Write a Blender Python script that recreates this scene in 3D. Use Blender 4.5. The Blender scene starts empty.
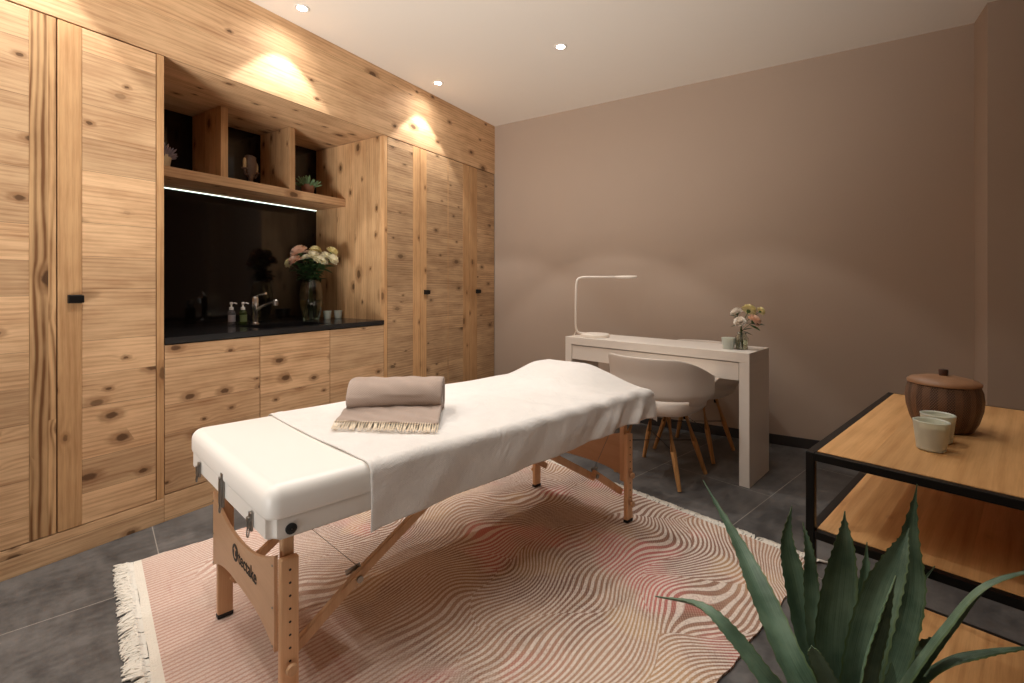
import bpy, bmesh, math, random
from mathutils import Vector, Matrix
PI = math.pi
random.seed(11)
SC = bpy.context.scene
COL = SC.collection

# ------------------------------------------------------------------ materials
def srgb(r, g, b):
    f = lambda c: (c/255/12.92) if c/255 <= .04045 else ((c/255+.055)/1.055)**2.4
    return (f(r), f(g), f(b), 1)

class NT:
    def __init__(s, name):
        s.m = bpy.data.materials.new(name); s.m.use_nodes = True
        s.t = s.m.node_tree; s.b = s.t.nodes['Principled BSDF']
    def n(s, typ, **kw):
        nd = s.t.nodes.new(typ)
        for k, v in kw.items():
            if hasattr(nd, k): setattr(nd, k, v)
            else: nd.inputs[k].default_value = v
        return nd
    def l(s, a, b): s.t.links.new(a, b)
    def v(s, inp, val):
        if isinstance(val, bpy.types.NodeSocket): s.l(val, inp)
        else: inp.default_value = val
    def math(s, op, a, b=0.0, c=0.0, clamp=False):
        nd = s.t.nodes.new('ShaderNodeMath'); nd.operation = op; nd.use_clamp = clamp
        s.v(nd.inputs[0], a); s.v(nd.inputs[1], b); s.v(nd.inputs[2], c)
        return nd.outputs[0]
    def mix(s, f, a, b, blend='MIX'):
        nd = s.t.nodes.new('ShaderNodeMix'); nd.data_type = 'RGBA'; nd.blend_type = blend
        s.v(nd.inputs[0], f); s.v(nd.inputs[6], a); s.v(nd.inputs[7], b)
        return nd.outputs[2]
    def xyz(s, x, y, z):
        nd = s.t.nodes.new('ShaderNodeCombineXYZ')
        s.v(nd.inputs[0], x); s.v(nd.inputs[1], y); s.v(nd.inputs[2], z)
        return nd.outputs[0]
    def noise(s, vec, scale=1.0, detail=3.0, rough=.5, dist=0.0):
        nd = s.n('ShaderNodeTexNoise'); nd.inputs['Scale'].default_value = scale
        nd.inputs['Detail'].default_value = detail; nd.inputs['Roughness'].default_value = rough
        nd.inputs['Distortion'].default_value = dist
        s.l(vec, nd.inputs['Vector']); return nd.outputs['Fac']
    def smooth(s, x, lo, hi, a=0.0, b=1.0):
        nd = s.n('ShaderNodeMapRange'); nd.interpolation_type = 'SMOOTHSTEP'
        s.v(nd.inputs[0], x)
        for i, q in enumerate((lo, hi, a, b)): nd.inputs[i+1].default_value = q
        return nd.outputs[0]
    def bump(s, h, strength=.3, dist=.002):
        nd = s.n('ShaderNodeBump'); nd.inputs['Strength'].default_value = strength
        nd.inputs['Distance'].default_value = dist
        s.l(h, nd.inputs['Height']); s.l(nd.outputs[0], s.b.inputs['Normal'])
    def coords(s):
        tc = s.n('ShaderNodeTexCoord'); sp = s.n('ShaderNodeSeparateXYZ')
        s.l(tc.outputs['Object'], sp.inputs[0])
        return tc.outputs['Object'], sp.outputs

def plain(name, col, rough=.5, metal=0.0, bumpy=0.0, bscale=200, spec=.5, vary=0.0, vscale=12):
    t = NT(name); co, _ = t.coords()
    if vary:
        f = t.noise(co, vscale, 3)
        c = t.mix(f, tuple(x*(1-vary) for x in col[:3])+(1,), tuple(min(1, x*(1+vary)) for x in col[:3])+(1,))
        t.l(c, t.b.inputs['Base Color'])
    else:
        t.b.inputs['Base Color'].default_value = col
    t.b.inputs['Roughness'].default_value = rough; t.b.inputs['Metallic'].default_value = metal
    t.b.inputs['Specular IOR Level'].default_value = spec
    if bumpy: t.bump(t.noise(co, bscale, 3), bumpy, .001)
    return t.m

def emit(name, col, strength):
    t = NT(name); t.b.inputs['Base Color'].default_value = col
    t.b.inputs['Emission Color'].default_value = col; t.b.inputs['Emission Strength'].default_value = strength
    return t.m

def wood(name, along, light, dark, plank=.15, knots=1.0, freq=210, lines=.45, tone=.16, seam=True, rough=.62, fine=.35, kscale=1.0, swirl=12.0, spec=.3):
    t = NT(name); co, o = t.coords(); x, y, z = o[0], o[1], o[2]
    if along == 'y': al, ac = y, t.math('ADD', z, x)
    elif along == 'z': al, ac = z, t.math('ADD', x, y)
    else: al, ac = x, t.math('ADD', y, z)
    rnd = t.n('ShaderNodeObjectInfo').outputs['Random']
    pp = t.math('ADD', t.math('DIVIDE', ac, plank), t.math('MULTIPLY', rnd, 7.0))
    pp = t.math('ADD', pp, t.math('MULTIPLY', t.math('SINE', t.math('MULTIPLY', pp, 2.1)), .16))
    idx = t.math('FLOOR', pp); fr = t.math('FRACT', pp)
    wn = t.n('ShaderNodeTexWhiteNoise', noise_dimensions='1D')
    t.l(t.math('ADD', idx, t.math('MULTIPLY', rnd, 91.0)), wn.inputs['W'])
    w = wn.outputs['Value']
    al2 = t.math('ADD', al, t.math('MULTIPLY', w, 17.0))
    # knots
    vo = t.n('ShaderNodeTexVoronoi', voronoi_dimensions='2D')
    vo.inputs['Scale'].default_value = 1.0
    t.l(t.xyz(t.math('MULTIPLY', al2, 4.2*kscale), t.math('MULTIPLY', t.math('ADD', ac, t.math('MULTIPLY', w, 3.0)), 7.0*kscale), 0.0), vo.inputs['Vector'])
    d = vo.outputs['Distance']
    sp = t.n('ShaderNodeSeparateColor'); t.l(vo.outputs['Color'], sp.inputs[0])
    on = t.smooth(sp.outputs[0], .56, .6)
    size = t.math('ADD', .055, t.math('MULTIPLY', t.math('POWER', sp.outputs[1], 2.0), .12))
    kd = t.math('ADD', d, t.math('MULTIPLY', t.math('SUBTRACT', t.noise(co, 45, 3), .5), .09))
    kn = t.math('SUBTRACT', 1.0, t.math('DIVIDE', kd, size), clamp=True)
    ring = t.math('SUBTRACT', 1.0, t.math('DIVIDE', kd, t.math('MULTIPLY', size, 2.2)), clamp=True)
    ring = t.math('MULTIPLY', t.smooth(ring, 0.0, .5), t.math('MULTIPLY', on, knots))
    kn = t.math('MULTIPLY', t.smooth(kn, 0.0, .45), t.math('MULTIPLY', on, knots))
    wq = t.math('SUBTRACT', 1.0, t.math('DIVIDE', d, .42), clamp=True)
    warp = t.math('MULTIPLY', t.math('MULTIPLY', t.math('MULTIPLY', wq, wq), 9.0), t.math('MULTIPLY', on, knots))
    n1 = t.noise(t.xyz(t.math('MULTIPLY', al2, .9), t.math('MULTIPLY', ac, 5.0), t.math('MULTIPLY', w, 9.0)), 1.0, 2)
    ph = t.math('ADD', t.math('MULTIPLY', ac, freq), t.math('ADD', t.math('MULTIPLY', n1, swirl), warp))
    ln = t.math('ADD', .5, t.math('MULTIPLY', t.math('SINE', ph), .5))
    ln = t.math('POWER', ln, 1.5)
    lm = t.noise(t.xyz(t.math('MULTIPLY', al2, 2.0), t.math('MULTIPLY', ac, 22.0), 5.0), 1.0, 2)
    ln = t.math('MULTIPLY', ln, t.smooth(lm, .3, .7, .25, 1.0))
    n2 = t.noise(t.xyz(t.math('MULTIPLY', al2, 9.0), t.math('MULTIPLY', ac, 300.0), w), 1.0, 4, .65)
    n3 = t.noise(t.xyz(t.math('MULTIPLY', al2, 2.2), t.math('MULTIPLY', ac, 20.0), t.math('MULTIPLY', w, 31.0)), 1.0, 4, .6)
    n4 = t.noise(t.xyz(t.math('MULTIPLY', al2, 6.0), t.math('MULTIPLY', ac, 9.0), t.math('MULTIPLY', w, 3.0)), 1.0, 3)
    f = t.math('ADD', t.math('MULTIPLY', ln, lines), t.math('MULTIPLY', t.math('SUBTRACT', n2, .42), fine*3.0))
    f = t.math('ADD', f, t.math('MULTIPLY', t.math('SUBTRACT', n4, .5), .7))
    f = t.math('ADD', f, t.math('MULTIPLY', t.math('SUBTRACT', n3, .42), 1.3), clamp=True)
    c = t.mix(f, light, dark)
    tn = t.math('ADD', 1-tone, t.math('MULTIPLY', w, tone*2))
    c = t.mix(1.0, c, t.xyz(tn, tn, tn), 'MULTIPLY')
    c = t.mix(t.math('MULTIPLY', ring, .55), c, tuple(q*.8 for q in dark[:3])+(1,))
    kcol = tuple(q*.32 for q in dark[:3])+(1,)
    c = t.mix(t.math('MULTIPLY', kn, .88), c, kcol)
    if seam:
        s_ = t.math('LESS_THAN', fr, .011/(plank/.15))
        c = t.mix(t.math('MULTIPLY', s_, .6), c, tuple(q*.25 for q in dark[:3])+(1,))
    t.l(c, t.b.inputs['Base Color'])
    t.b.inputs['Roughness'].default_value = rough
    t.b.inputs['Specular IOR Level'].default_value = spec
    t.bump(t.math('ADD', n2, t.math('MULTIPLY', ln, .5)), .25, .0012)
    return t.m

# ------------------------------------------------------------------ mesh helpers
def link(name, me, m, parent=None, loc=(0, 0, 0), rot=0):
    o = bpy.data.objects.new(name, me); COL.objects.link(o)
    for q in (m if isinstance(m, (list, tuple)) else [m]): me.materials.append(q)
    o.location = loc; o.rotation_euler = (0, 0, rot)
    if parent: o.parent = parent
    return o

def obj(name, bm, m, parent=None, loc=(0, 0, 0), rot=0, smooth=False, sharp=35):
    me = bpy.data.meshes.new(name)
    bmesh.ops.recalc_face_normals(bm, faces=bm.faces)
    bm.to_mesh(me); bm.free()
    if smooth:
        me.polygons.foreach_set('use_smooth', [True]*len(me.polygons))
        me.set_sharp_from_angle(angle=math.radians(sharp))
    return link(name, me, m, parent, loc, rot)

def thing(name, label, cat, loc=(0, 0, 0), rot=0, group=None):
    o = bpy.data.objects.new(name, None); COL.objects.link(o)
    o.location = loc; o.rotation_euler = (0, 0, rot); o.empty_display_size = .05
    return tag(o, label, cat, group)

def tag(o, label, cat, group=None):
    o['label'] = label; o['category'] = cat
    if group: o['group'] = group
    return o

def struct(o):
    o['kind'] = 'structure'; return o

def box(bm, x0, x1, y0, y1, z0, z1, bev=0.0, seg=2, mat=None):
    vs = [bm.verts.new((x, y, z)) for x in (x0, x1) for y in (y0, y1) for z in (z0, z1)]
    F = [(0, 1, 3, 2), (4, 6, 7, 5), (0, 4, 5, 1), (2, 3, 7, 6), (0, 2, 6, 4), (1, 5, 7, 3)]
    fs = [bm.faces.new([vs[i] for i in q]) for q in F]
    if bev > 0:
        es = list({e for f_ in fs for e in f_.edges})
        bmesh.ops.bevel(bm, geom=es, offset=bev, segments=seg, affect='EDGES', profile=.5)
    return fs

def B(*a, **k):
    bm = bmesh.new(); box(bm, *a, **k); return bm

def frame_at(d):
    d = d.normalized()
    up = Vector((0, 0, 1)) if abs(d.z) < .95 else Vector((1, 0, 0))
    u = d.cross(up).normalized(); return u, u.cross(d).normalized()

def tube(bm, pts, rad, seg=10, cap=True):
    pts = [Vector(p) for p in pts]; n = len(pts)
    if not isinstance(rad, (list, tuple)): rad = [rad]*n
    rings = []; prev = None
    for i, p in enumerate(pts):
        d = (pts[min(i+1, n-1)]-pts[max(i-1, 0)])
        if d.length < 1e-9: d = Vector((0, 0, 1))
        d.normalize()
        if prev is None: u, v = frame_at(d)
        else:
            u = (prev-d*prev.dot(d)).normalized(); v = d.cross(u)
        prev = u
        rings.append([bm.verts.new(p+(u*math.cos(a)+v*math.sin(a))*rad[i]) for a in [2*PI*k/seg for k in range(seg)]])
    for a, b in zip(rings, rings[1:]):
        for k in range(seg):
            bm.faces.new((a[k], a[(k+1) % seg], b[(k+1) % seg], b[k]))
    if cap: bm.faces.new(rings[0][::-1]); bm.faces.new(rings[-1])
    return rings

def bar(bm, p, q, w, h, up=(0, 0, 1), bev=0.0):
    p, q = Vector(p), Vector(q); d = (q-p).normalized(); up = Vector(up)
    s = d.cross(up).normalized(); t = s.cross(d).normalized()
    r = [[bm.verts.new(c+s*a*w/2+t*b*h/2) for a, b in ((-1, -1), (1, -1), (1, 1), (-1, 1))] for c in (p, q)]
    fs = [bm.faces.new([r[0][k], r[0][(k+1) % 4], r[1][(k+1) % 4], r[1][k]]) for k in range(4)]
    fs += [bm.faces.new(r[0][::-1]), bm.faces.new(r[1])]
    if bev: bmesh.ops.bevel(bm, geom=list({e for f_ in fs for e in f_.edges}), offset=bev, segments=2, affect='EDGES')

def lathe(bm, prof, seg=32, cx=0, cy=0, fn=None, close_bottom=True, close_top=False):
    rings = []
    for r, z in prof:
        ring = []
        for k in range(seg):
            a = 2*PI*k/seg; rr = r*(fn(a, z) if fn else 1)
            ring.append(bm.verts.new((cx+rr*math.cos(a), cy+rr*math.sin(a), z)))
        rings.append(ring)
    for a, b in zip(rings, rings[1:]):
        for k in range(seg):
            bm.faces.new((a[k], a[(k+1) % seg], b[(k+1) % seg], b[k]))
    if close_bottom: bm.faces.new(rings[0][::-1])
    if close_top: bm.faces.new(rings[-1])
    return rings

def prism(bm, poly, fn0, fn1):
    a = [bm.verts.new(fn0(*p)) for p in poly]; b = [bm.verts.new(fn1(*p)) for p in poly]
    bm.faces.new(a); bm.faces.new(b[::-1]); n = len(poly)
    for k in range(n): bm.faces.new((a[k], b[k], b[(k+1) % n], a[(k+1) % n]))

def smoothpath(pts, n=8):
    P = [Vector(p) for p in pts]; P = [P[0]*2-P[1]]+P+[P[-1]*2-P[-2]]; out = []
    for i in range(1, len(P)-2):
        for k in range(n):
            t = k/n
            out.append(.5*((2*P[i])+(P[i+1]-P[i-1])*t+(2*P[i-1]-5*P[i]+4*P[i+1]-P[i+2])*t*t+(3*P[i]-P[i-1]-3*P[i+1]+P[i+2])*t**3))
    out.append(P[-2]); return out

def sstep(x, a, b):
    t = max(0, min(1, (x-a)/(b-a))); return t*t*(3-2*t)

def copy_tree(o, parent=None):
    c = o.copy(); COL.objects.link(c); c.parent = parent
    for ch in list(o.children): copy_tree(ch, c)
    return c

# ------------------------------------------------------------------ palette
W_PANEL = wood('larch_horizontal', 'y', srgb(222, 184, 142), srgb(158, 112, 74), plank=.17, freq=330, knots=1.0, lines=.35, kscale=1.2)
W_HEAD = wood('larch_header', 'y', srgb(220, 182, 140), srgb(156, 110, 72), plank=.24, freq=300, lines=.35)
W_STILE = wood('larch_vertical', 'z', srgb(212, 168, 120), srgb(162, 114, 72), plank=.9, knots=.8, freq=300, lines=.3, seam=False)
W_FLAME = wood('larch_flamed', 'z', srgb(214, 172, 124), srgb(126, 84, 50), plank=.9, knots=1.0, freq=260, lines=1.1, swirl=26, fine=.2, seam=False)
W_BACK = wood('larch_aged', 'y', srgb(206, 170, 130), srgb(132, 96, 66), plank=.13, freq=330, fine=.5, tone=.12, lines=.35, kscale=1.15, knots=.75)
W_SIDE = wood('larch_side_boards', 'z', srgb(214, 174, 128), srgb(160, 114, 72), plank=.16, freq=300, lines=.35)
W_BEECH = wood('beech', 'z', srgb(222, 180, 138), srgb(198, 150, 108), plank=2, knots=0, freq=160, lines=.3, seam=False, rough=.42, spec=.5)
W_BEECHH = wood('beech_panel', 'x', srgb(214, 172, 134), srgb(198, 154, 116), plank=3, knots=0, freq=120, lines=.25, seam=False, rough=.4, spec=.5)
W_OAK = wood('oiled_oak', 'y', srgb(216, 168, 112), srgb(180, 130, 78), plank=.11, knots=.2, freq=220, lines=.45, swirl=20, seam=False, rough=.45, tone=.12, spec=.4)
W_LEG = wood('chair_oak', 'z', srgb(212, 160, 104), srgb(170, 118, 68), plank=2, knots=0, freq=200, seam=False, rough=.5)
M_CEIL = plain('ceiling_paint', srgb(246, 238, 226), .9, bumpy=.05)
M_WALL = plain('taupe_paint', srgb(182, 162, 145), .85, bumpy=.06, bscale=260, vary=.015, vscale=3)
M_BASE = plain('baseboard_stone', srgb(52, 48, 46), .5)
M_BLACKGL = plain('black_glass', srgb(14, 11, 11), .09, spec=.6)
M_COUNTER = plain('black_stone', srgb(24, 23, 24), .2, spec=.5)
M_BLACK = plain('black_metal', srgb(30, 28, 27), .42, .6)
M_DARK = plain('cabinet_shadow_gap', srgb(40, 28, 20), .8)
M_CHROME = plain('chrome', srgb(225, 222, 218), .27, 1.0)
M_STEEL = plain('steel', srgb(150, 146, 140), .35, 1.0)
M_VINYL = plain('white_vinyl', srgb(234, 229, 221), .36, bumpy=.12, bscale=500)
M_SHELL = plain('chair_plastic', srgb(222, 212, 202), .42)
M_DESK = plain('white_lacquer', srgb(232, 224, 214), .35)
M_LAMP = plain('lamp_white', srgb(238, 228, 216), .4)
M_RUBBER = plain('black_rubber', srgb(22, 22, 22), .6)
M_INK = plain('printed_ink', srgb(38, 32, 30), .6)
M_WAX = plain('candle_wax', srgb(236, 226, 190), .5)
M_CERAM = plain('matt_ceramic', srgb(214, 196, 160), .7, vary=.05)
M_SOIL = plain('potting_soil', srgb(48, 36, 28), .95, bumpy=.8, bscale=90)
M_WHITEPL = plain('white_pump', srgb(236, 232, 226), .4)
M_LENS = emit('lamp_lens', (1, .93, .82, 1), 28)
M_LED = emit('led_strip', (.80, .95, .84, 1), 1.8)
M_RING = plain('white_trim', srgb(236, 230, 220), .5)

def fabric(name, col, scale=900, rough=.9, vary=.06, strength=.35, wr=0):
    t = NT(name); co, o = t.coords()
    w1 = t.math('SINE', t.math('MULTIPLY', o[0], scale)); w2 = t.math('SINE', t.math('MULTIPLY', t.math('ADD', o[1], o[2]), scale))
    n_ = t.noise(co, 40, 4)
    h = t.math('ADD', t.math('MULTIPLY', t.math('MULTIPLY', w1, w2), .35), n_)
    c = t.mix(t.noise(co, 14, 4), tuple(x*(1-vary) for x in col[:3])+(1,), tuple(min(1, x*(1+vary)) for x in col[:3])+(1,))
    t.l(c, t.b.inputs['Base Color']); t.b.inputs['Roughness'].default_value = rough
    t.b.inputs['Specular IOR Level'].default_value = .15
    t.b.inputs['Sheen Weight'].default_value = .25
    if wr: h = t.math('ADD', h, t.math('MULTIPLY', t.noise(co, 7, 5, .6, 1.2), wr))
    t.bump(h, strength, .002); return t.m
M_SHEET = fabric('white_linen', srgb(228, 223, 217), wr=14.0)
M_BLANKET = fabric('taupe_wool', srgb(168, 149, 136), 700, vary=.09, strength=.6)
M_FRINGE = fabric('cream_fringe', srgb(226, 208, 182), 300)

def glassy(name, col, rough=.02, trans=1.0, ior=1.45):
    t = NT(name); t.b.inputs['Base Color'].default_value = col; t.b.inputs['Roughness'].default_value = rough
    t.b.inputs['Transmission Weight'].default_value = trans; t.b.inputs['IOR'].default_value = ior; return t.m
M_GLASS = glassy('clear_glass', (.86, .9, .84, 1))
M_FROST = glassy('frosted_green_glass', srgb(240, 248, 236), .35, .45)
M_GREENB = glassy('green_bottle', srgb(104, 128, 60), .08, .8)
M_CLEARB = glassy('clear_bottle', srgb(200, 195, 200), .08, .85)
M_WATER = glassy('water', (.8, .86, .72, 1), 0, 1, 1.33)

def floor_mat():
    t = NT('slate_tiles'); co, o = t.coords(); x, y = o[0], o[1]
    c = t.math('SUBTRACT', t.math('MULTIPLY', x, .9581), t.math('MULTIPLY', y, .2865))
    b = t.math('ADD', t.math('MULTIPLY', x, .2865), t.math('MULTIPLY', y, .9581))
    cc = t.math('DIVIDE', t.math('ADD', c, .992), .635)
    col = t.math('FLOOR', cc); fc = t.math('FRACT', cc)
    odd = t.math('PINGPONG', col, 1.0)
    off = t.math('ADD', .85, t.math('MULTIPLY', odd, -.65))
    bb = t.math('DIVIDE', t.math('SUBTRACT', b, off), 1.27)
    row = t.math('FLOOR', bb); fb = t.math('FRACT', bb)
    g = t.math('MAXIMUM', t.math('LESS_THAN', fc, .0055), t.math('LESS_THAN', fb, .0028))
    wn = t.n('ShaderNodeTexWhiteNoise', noise_dimensions='2D'); t.l(t.xyz(col, row, 0.0), wn.inputs['Vector'])
    n1 = t.noise(co, 3.2, 6, .62); n2 = t.noise(co, 26, 5, .65)
    n3 = t.noise(t.xyz(t.math('MULTIPLY', c, 30.0), t.math('MULTIPLY', b, 5.0), 0.0), 1.0, 4)
    f = t.math('ADD', t.math('MULTIPLY', n1, .55), t.math('ADD', t.math('MULTIPLY', n2, .3), t.math('MULTIPLY', n3, .15)))
    f = t.smooth(f, .34, .68)
    base = t.mix(f, srgb(60, 59, 59), srgb(112, 109, 106))
    tn = t.math('ADD', .93, t.math('MULTIPLY', wn.outputs['Value'], .14))
    base = t.mix(1.0, base, t.xyz(tn, tn, tn), 'MULTIPLY')
    base = t.mix(g, base, srgb(150, 144, 136))
    t.l(base, t.b.inputs['Base Color'])
    t.l(t.smooth(n2, .3, .7, .38, .55), t.b.inputs['Roughness'])
    t.b.inputs['Specular IOR Level'].default_value = .4
    t.bump(t.math('SUBTRACT', n2, t.math('MULTIPLY', g, .8)), .2, .002)
    return t.m

def rug_mat():
    t = NT('woven_wave_rug'); co, o = t.coords(); x, y = o[0], o[1]
    # gentle warp of the whole cloth, then two families of arcs that meet at curved borders
    wx = t.math('MULTIPLY', t.math('SUBTRACT', t.noise(co, 1.7, 1), .5), .55)
    wy = t.math('MULTIPLY', t.math('SUBTRACT', t.noise(t.xyz(t.math('ADD', x, 9.0), y, 0.0), 1.7, 1), .5), .55)
    px, py = t.math('ADD', x, wx), t.math('ADD', y, wy)
    vo = t.n('ShaderNodeTexVoronoi', voronoi_dimensions='2D'); vo.inputs['Scale'].default_value = 1.0
    vo.inputs['Randomness'].default_value = .85
    qx, qy = t.math('MULTIPLY', px, 2.3), t.math('MULTIPLY', py, 1.25)
    t.l(t.xyz(qx, qy, 0.0), vo.inputs['Vector'])
    sp = t.n('ShaderNodeSeparateColor'); t.l(vo.outputs['Color'], sp.inputs[0])
    pos = t.n('ShaderNodeSeparateXYZ'); t.l(vo.outputs['Position'], pos.inputs[0])
    lx = t.math('SUBTRACT', qy, pos.outputs[1])
    phi = t.math('MULTIPLY', t.math('SUBTRACT', sp.outputs[0], .5), .7)
    h = t.math('ADD', t.math('MULTIPLY', px, t.math('COSINE', phi)), t.math('MULTIPLY', py, t.math('SINE', phi)))
    h = t.math('ADD', h, t.math('MULTIPLY', t.math('MULTIPLY', lx, lx), .08))
    h = t.math('ADD', h, t.math('MULTIPLY', t.math('SINE', t.math('MULTIPLY', py, 7.0)), .06))
    left = t.smooth(y, -.72, -.3)                     # the near end is woven in fine straight rows
    hs = t.math('ADD', x, t.math('MULTIPLY', y, .04))
    left2 = t.smooth(t.math('ADD', t.math('MULTIPLY', y, 1.0), t.math('MULTIPLY', x, -.45)), -.70, -.45)
    s = t.math('SINE', t.math('MULTIPLY', h, 2*PI/.0190))
    line = t.smooth(s, -.35, .35)
    s2 = t.math('SINE', t.math('MULTIPLY', hs, 2*PI/.018)); line2 = t.smooth(s2, -.7, .2)
    line = t.math('ADD', t.math('MULTIPLY', line, left2), t.math('MULTIPLY', line2, t.math('SUBTRACT', 1.0, left2)))
    weave = t.math('MULTIPLY', t.math('SINE', t.math('MULTIPLY', x, 2*PI/.011)), t.math('SINE', t.math('MULTIPLY', y, 2*PI/.013)))
    wv = t.smooth(weave, -.2, .5)
    fn = t.noise(co, 150, 2)
    n1 = t.noise(co, 2.1, 3, .55); n2 = t.noise(t.xyz(x, t.math('ADD', y, 7.0), 3.0), 2.8, 2)
    n3 = t.noise(t.xyz(t.math('ADD', x, 4.0), y, 8.0), 3.4, 2)
    g = t.mix(t.smooth(n1, .38, .6), srgb(128, 94, 82), srgb(176, 140, 116))
    g = t.mix(t.math('MULTIPLY', t.smooth(n2, .52, .66), .75), g, srgb(206, 112, 112))
    g = t.mix(t.math('MULTIPLY', t.smooth(n3, .56, .68), .6), g, srgb(196, 160, 116))
    gl = t.mix(t.smooth(n2, .45, .6), srgb(192, 164, 150), srgb(190, 152, 138))
    g = t.mix(t.math('SUBTRACT', 1.0, left), g, gl)
    g = t.mix(t.math('MULTIPLY', wv, .42), g, srgb(214, 186, 162))
    cr = t.mix(fn, srgb(226, 211, 198), srgb(240, 228, 216))
    g = t.mix(t.math('MULTIPLY', t.math('MULTIPLY', t.smooth(t.noise(t.xyz(t.math('MULTIPLY', x, 2.0), t.math('MULTIPLY', y, 22.0), 0.0), 1.0, 1), .62, .70), .55), t.math('SUBTRACT', 1.0, left2)), g, srgb(176, 122, 104))
    c = t.mix(t.math('MULTIPLY', t.math('MULTIPLY', line, t.smooth(t.noise(co, 190, 2), .25, .6, .45, 1.0)), t.math('ADD', .54, t.math('MULTIPLY', left2, .34))), g, cr)
    c = t.mix(t.math('LESS_THAN', y, -1.012), c, srgb(230, 222, 208))
    t.l(c, t.b.inputs['Base Color']); t.b.inputs['Roughness'].default_value = .95
    t.b.inputs['Specular IOR Level'].default_value = .1
    t.bump(t.math('ADD', t.math('MULTIPLY', line, .8), t.math('ADD', t.math('MULTIPLY', wv, .3), fn)), .6, .003)
    return t.m

# ------------------------------------------------------------------ room shell
XW, YB, ZC = -2.632, 3.9, 2.73
struct(obj('floor', B(-3.5, 2.5, -1.8, 4.0, -.1, 0), floor_mat()))
struct(obj('ceiling', B(-3.5, 2.5, -1.8, 4.0, ZC, ZC+.1), M_CEIL))
struct(obj('wall_back', B(-3.5, .864, YB, YB+.1, 0, ZC), M_WALL))
struct(obj('wall_pier', B(.864, 2.5, 3.658, YB+.1, 0, ZC), M_WALL))
struct(obj('wall_right', B(2.4, 2.5, -1.8, 3.658, 0, ZC), M_WALL))
struct(obj('wall_front', B(-3.5, 2.4, -1.8, -1.7, 0, ZC), M_WALL))
struct(obj('wall_left', B(-3.5, -3.44, -1.7, YB, 0, ZC), M_WALL))
h = struct(obj('trim_1', B(-3.44, XW, -1.7, YB, 2.254, ZC), W_HEAD))
bm = B(XW, .852, YB-.012, YB, 0, .071, bev=.002); box(bm, .852, .864, 3.66, YB, 0, .071); box(bm, .852, 2.4, 3.646, 3.658, 0, .071)
struct(obj('baseboard_back', bm, M_BASE))
struct(obj('wall_left_end', B(-3.44, XW, -1.7, -.3, 0, 2.254), M_WALL))

# ------------------------------------------------------------------ built-in larch joinery
def pull(parent, y, z):
    bm = B(0, .02, -.022, .022, -.018, .018, bev=.002); box(bm, .02, .03, -.026, .026, -.016, .016, bev=.003)
    o = obj('handle', bm, M_BLACK, parent, (0, y, z)); o['label'] = 'small square black metal pull'
    return o

def door(parent, y0, y1, z0, z1, stiles=(), hy=None, hz=1.09, mat=W_PANEL, inlay=None, group=None):
    """a planked front; stiles = [(a, b, material)] set into it as upright boards"""
    bm = bmesh.new(); cur = y0
    for a, b, _ in sorted(stiles):
        if a-cur > .002: box(bm, -.022, 0, cur, a, z0, z1, bev=.0012, seg=1)
        cur = b
    if y1-cur > .002: box(bm, -.022, 0, cur, y1, z0, z1, bev=.0012, seg=1)
    d = obj('door', bm, mat, parent)
    for a, b, m in stiles:
        obj('stile', B(-.022, .0015, a+.0004, b-.0004, z0, z1, bev=.0012, seg=1), m, d)
    if inlay: obj('inlay_strip', B(-.004, .001, inlay-.003, inlay+.003, z0, z1), W_STILE, d)
    if hy is not None: pull(d, hy, hz).location.x = .0015
    return d

ZT = 2.250
w = thing('wardrobe', 'tall larch wardrobe with one black pull, left of the black sink niche', 'wardrobe', (XW, 0, 0), group='built-in larch wardrobes')
obj('carcass', B(-.80, -.026, -.29, 1.014, .10, ZT), M_DARK, w)
obj('plinth', B(-.80, 0, -.29, 1.0465, 0, .114, bev=.001), W_PANEL, w)
obj('side_panel', B(-.80, 0, 1.0165, 1.0465, .116, ZT, bev=.001), W_STILE, w)
door(w, -.29, .6605, .118, ZT-.004, [(.580, .6605, W_FLAME)])
door(w, .6645, 1.0125, .118, ZT-.004, [(.6645, .742, W_STILE)], hy=.716, hz=1.085)

w = thing('wardrobe', 'tall larch wardrobe with two black pulls, between the sink niche and the taupe wall', 'wardrobe', (XW, 0, 0), group='built-in larch wardrobes')
obj('carcass', B(-.80, -.026, 2.483, 3.89, .10, ZT), M_DARK, w)
obj('plinth', B(-.80, 0, 2.448, 3.896, 0, .114, bev=.001), W_BACK, w)
sd = obj('side_panel', B(-.80, -.030, 2.448, 2.479, .116, ZT, bev=.001), W_SIDE, w)
obj('stile', B(-.030, 0, 2.448, 2.479, .116, ZT, bev=.001), W_STILE, sd)
door(w, 2.4825, 2.826, .118, ZT-.004, [(2.748, 2.826, W_STILE)], mat=W_BACK)
door(w, 2.830, 3.480, .118, ZT-.004, [(2.830, 2.905, W_STILE), (3.388, 3.480, W_STILE)], hy=2.893, mat=W_BACK, inlay=3.177)
door(w, 3.484, 3.890, .118, ZT-.004, [(3.484, 3.601, W_STILE)], hy=3.602, mat=W_BACK)

w = thing('base_cabinet', 'low larch sink cabinet with three planked doors under the black worktop', 'cabinet', (XW, 0, 0))
obj('carcass', B(-.78, -.026, 1.049, 2.445, .10, .60), M_DARK, w)
obj('plinth', B(-.78, 0, 1.048, 2.446, 0, .126, bev=.001), W_PANEL, w)
for a, b in ((1.050, 1.517), (1.521, 1.981), (1.985, 2.445)):
    door(w, a, b, .131, .852, mat=W_PANEL)

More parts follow.
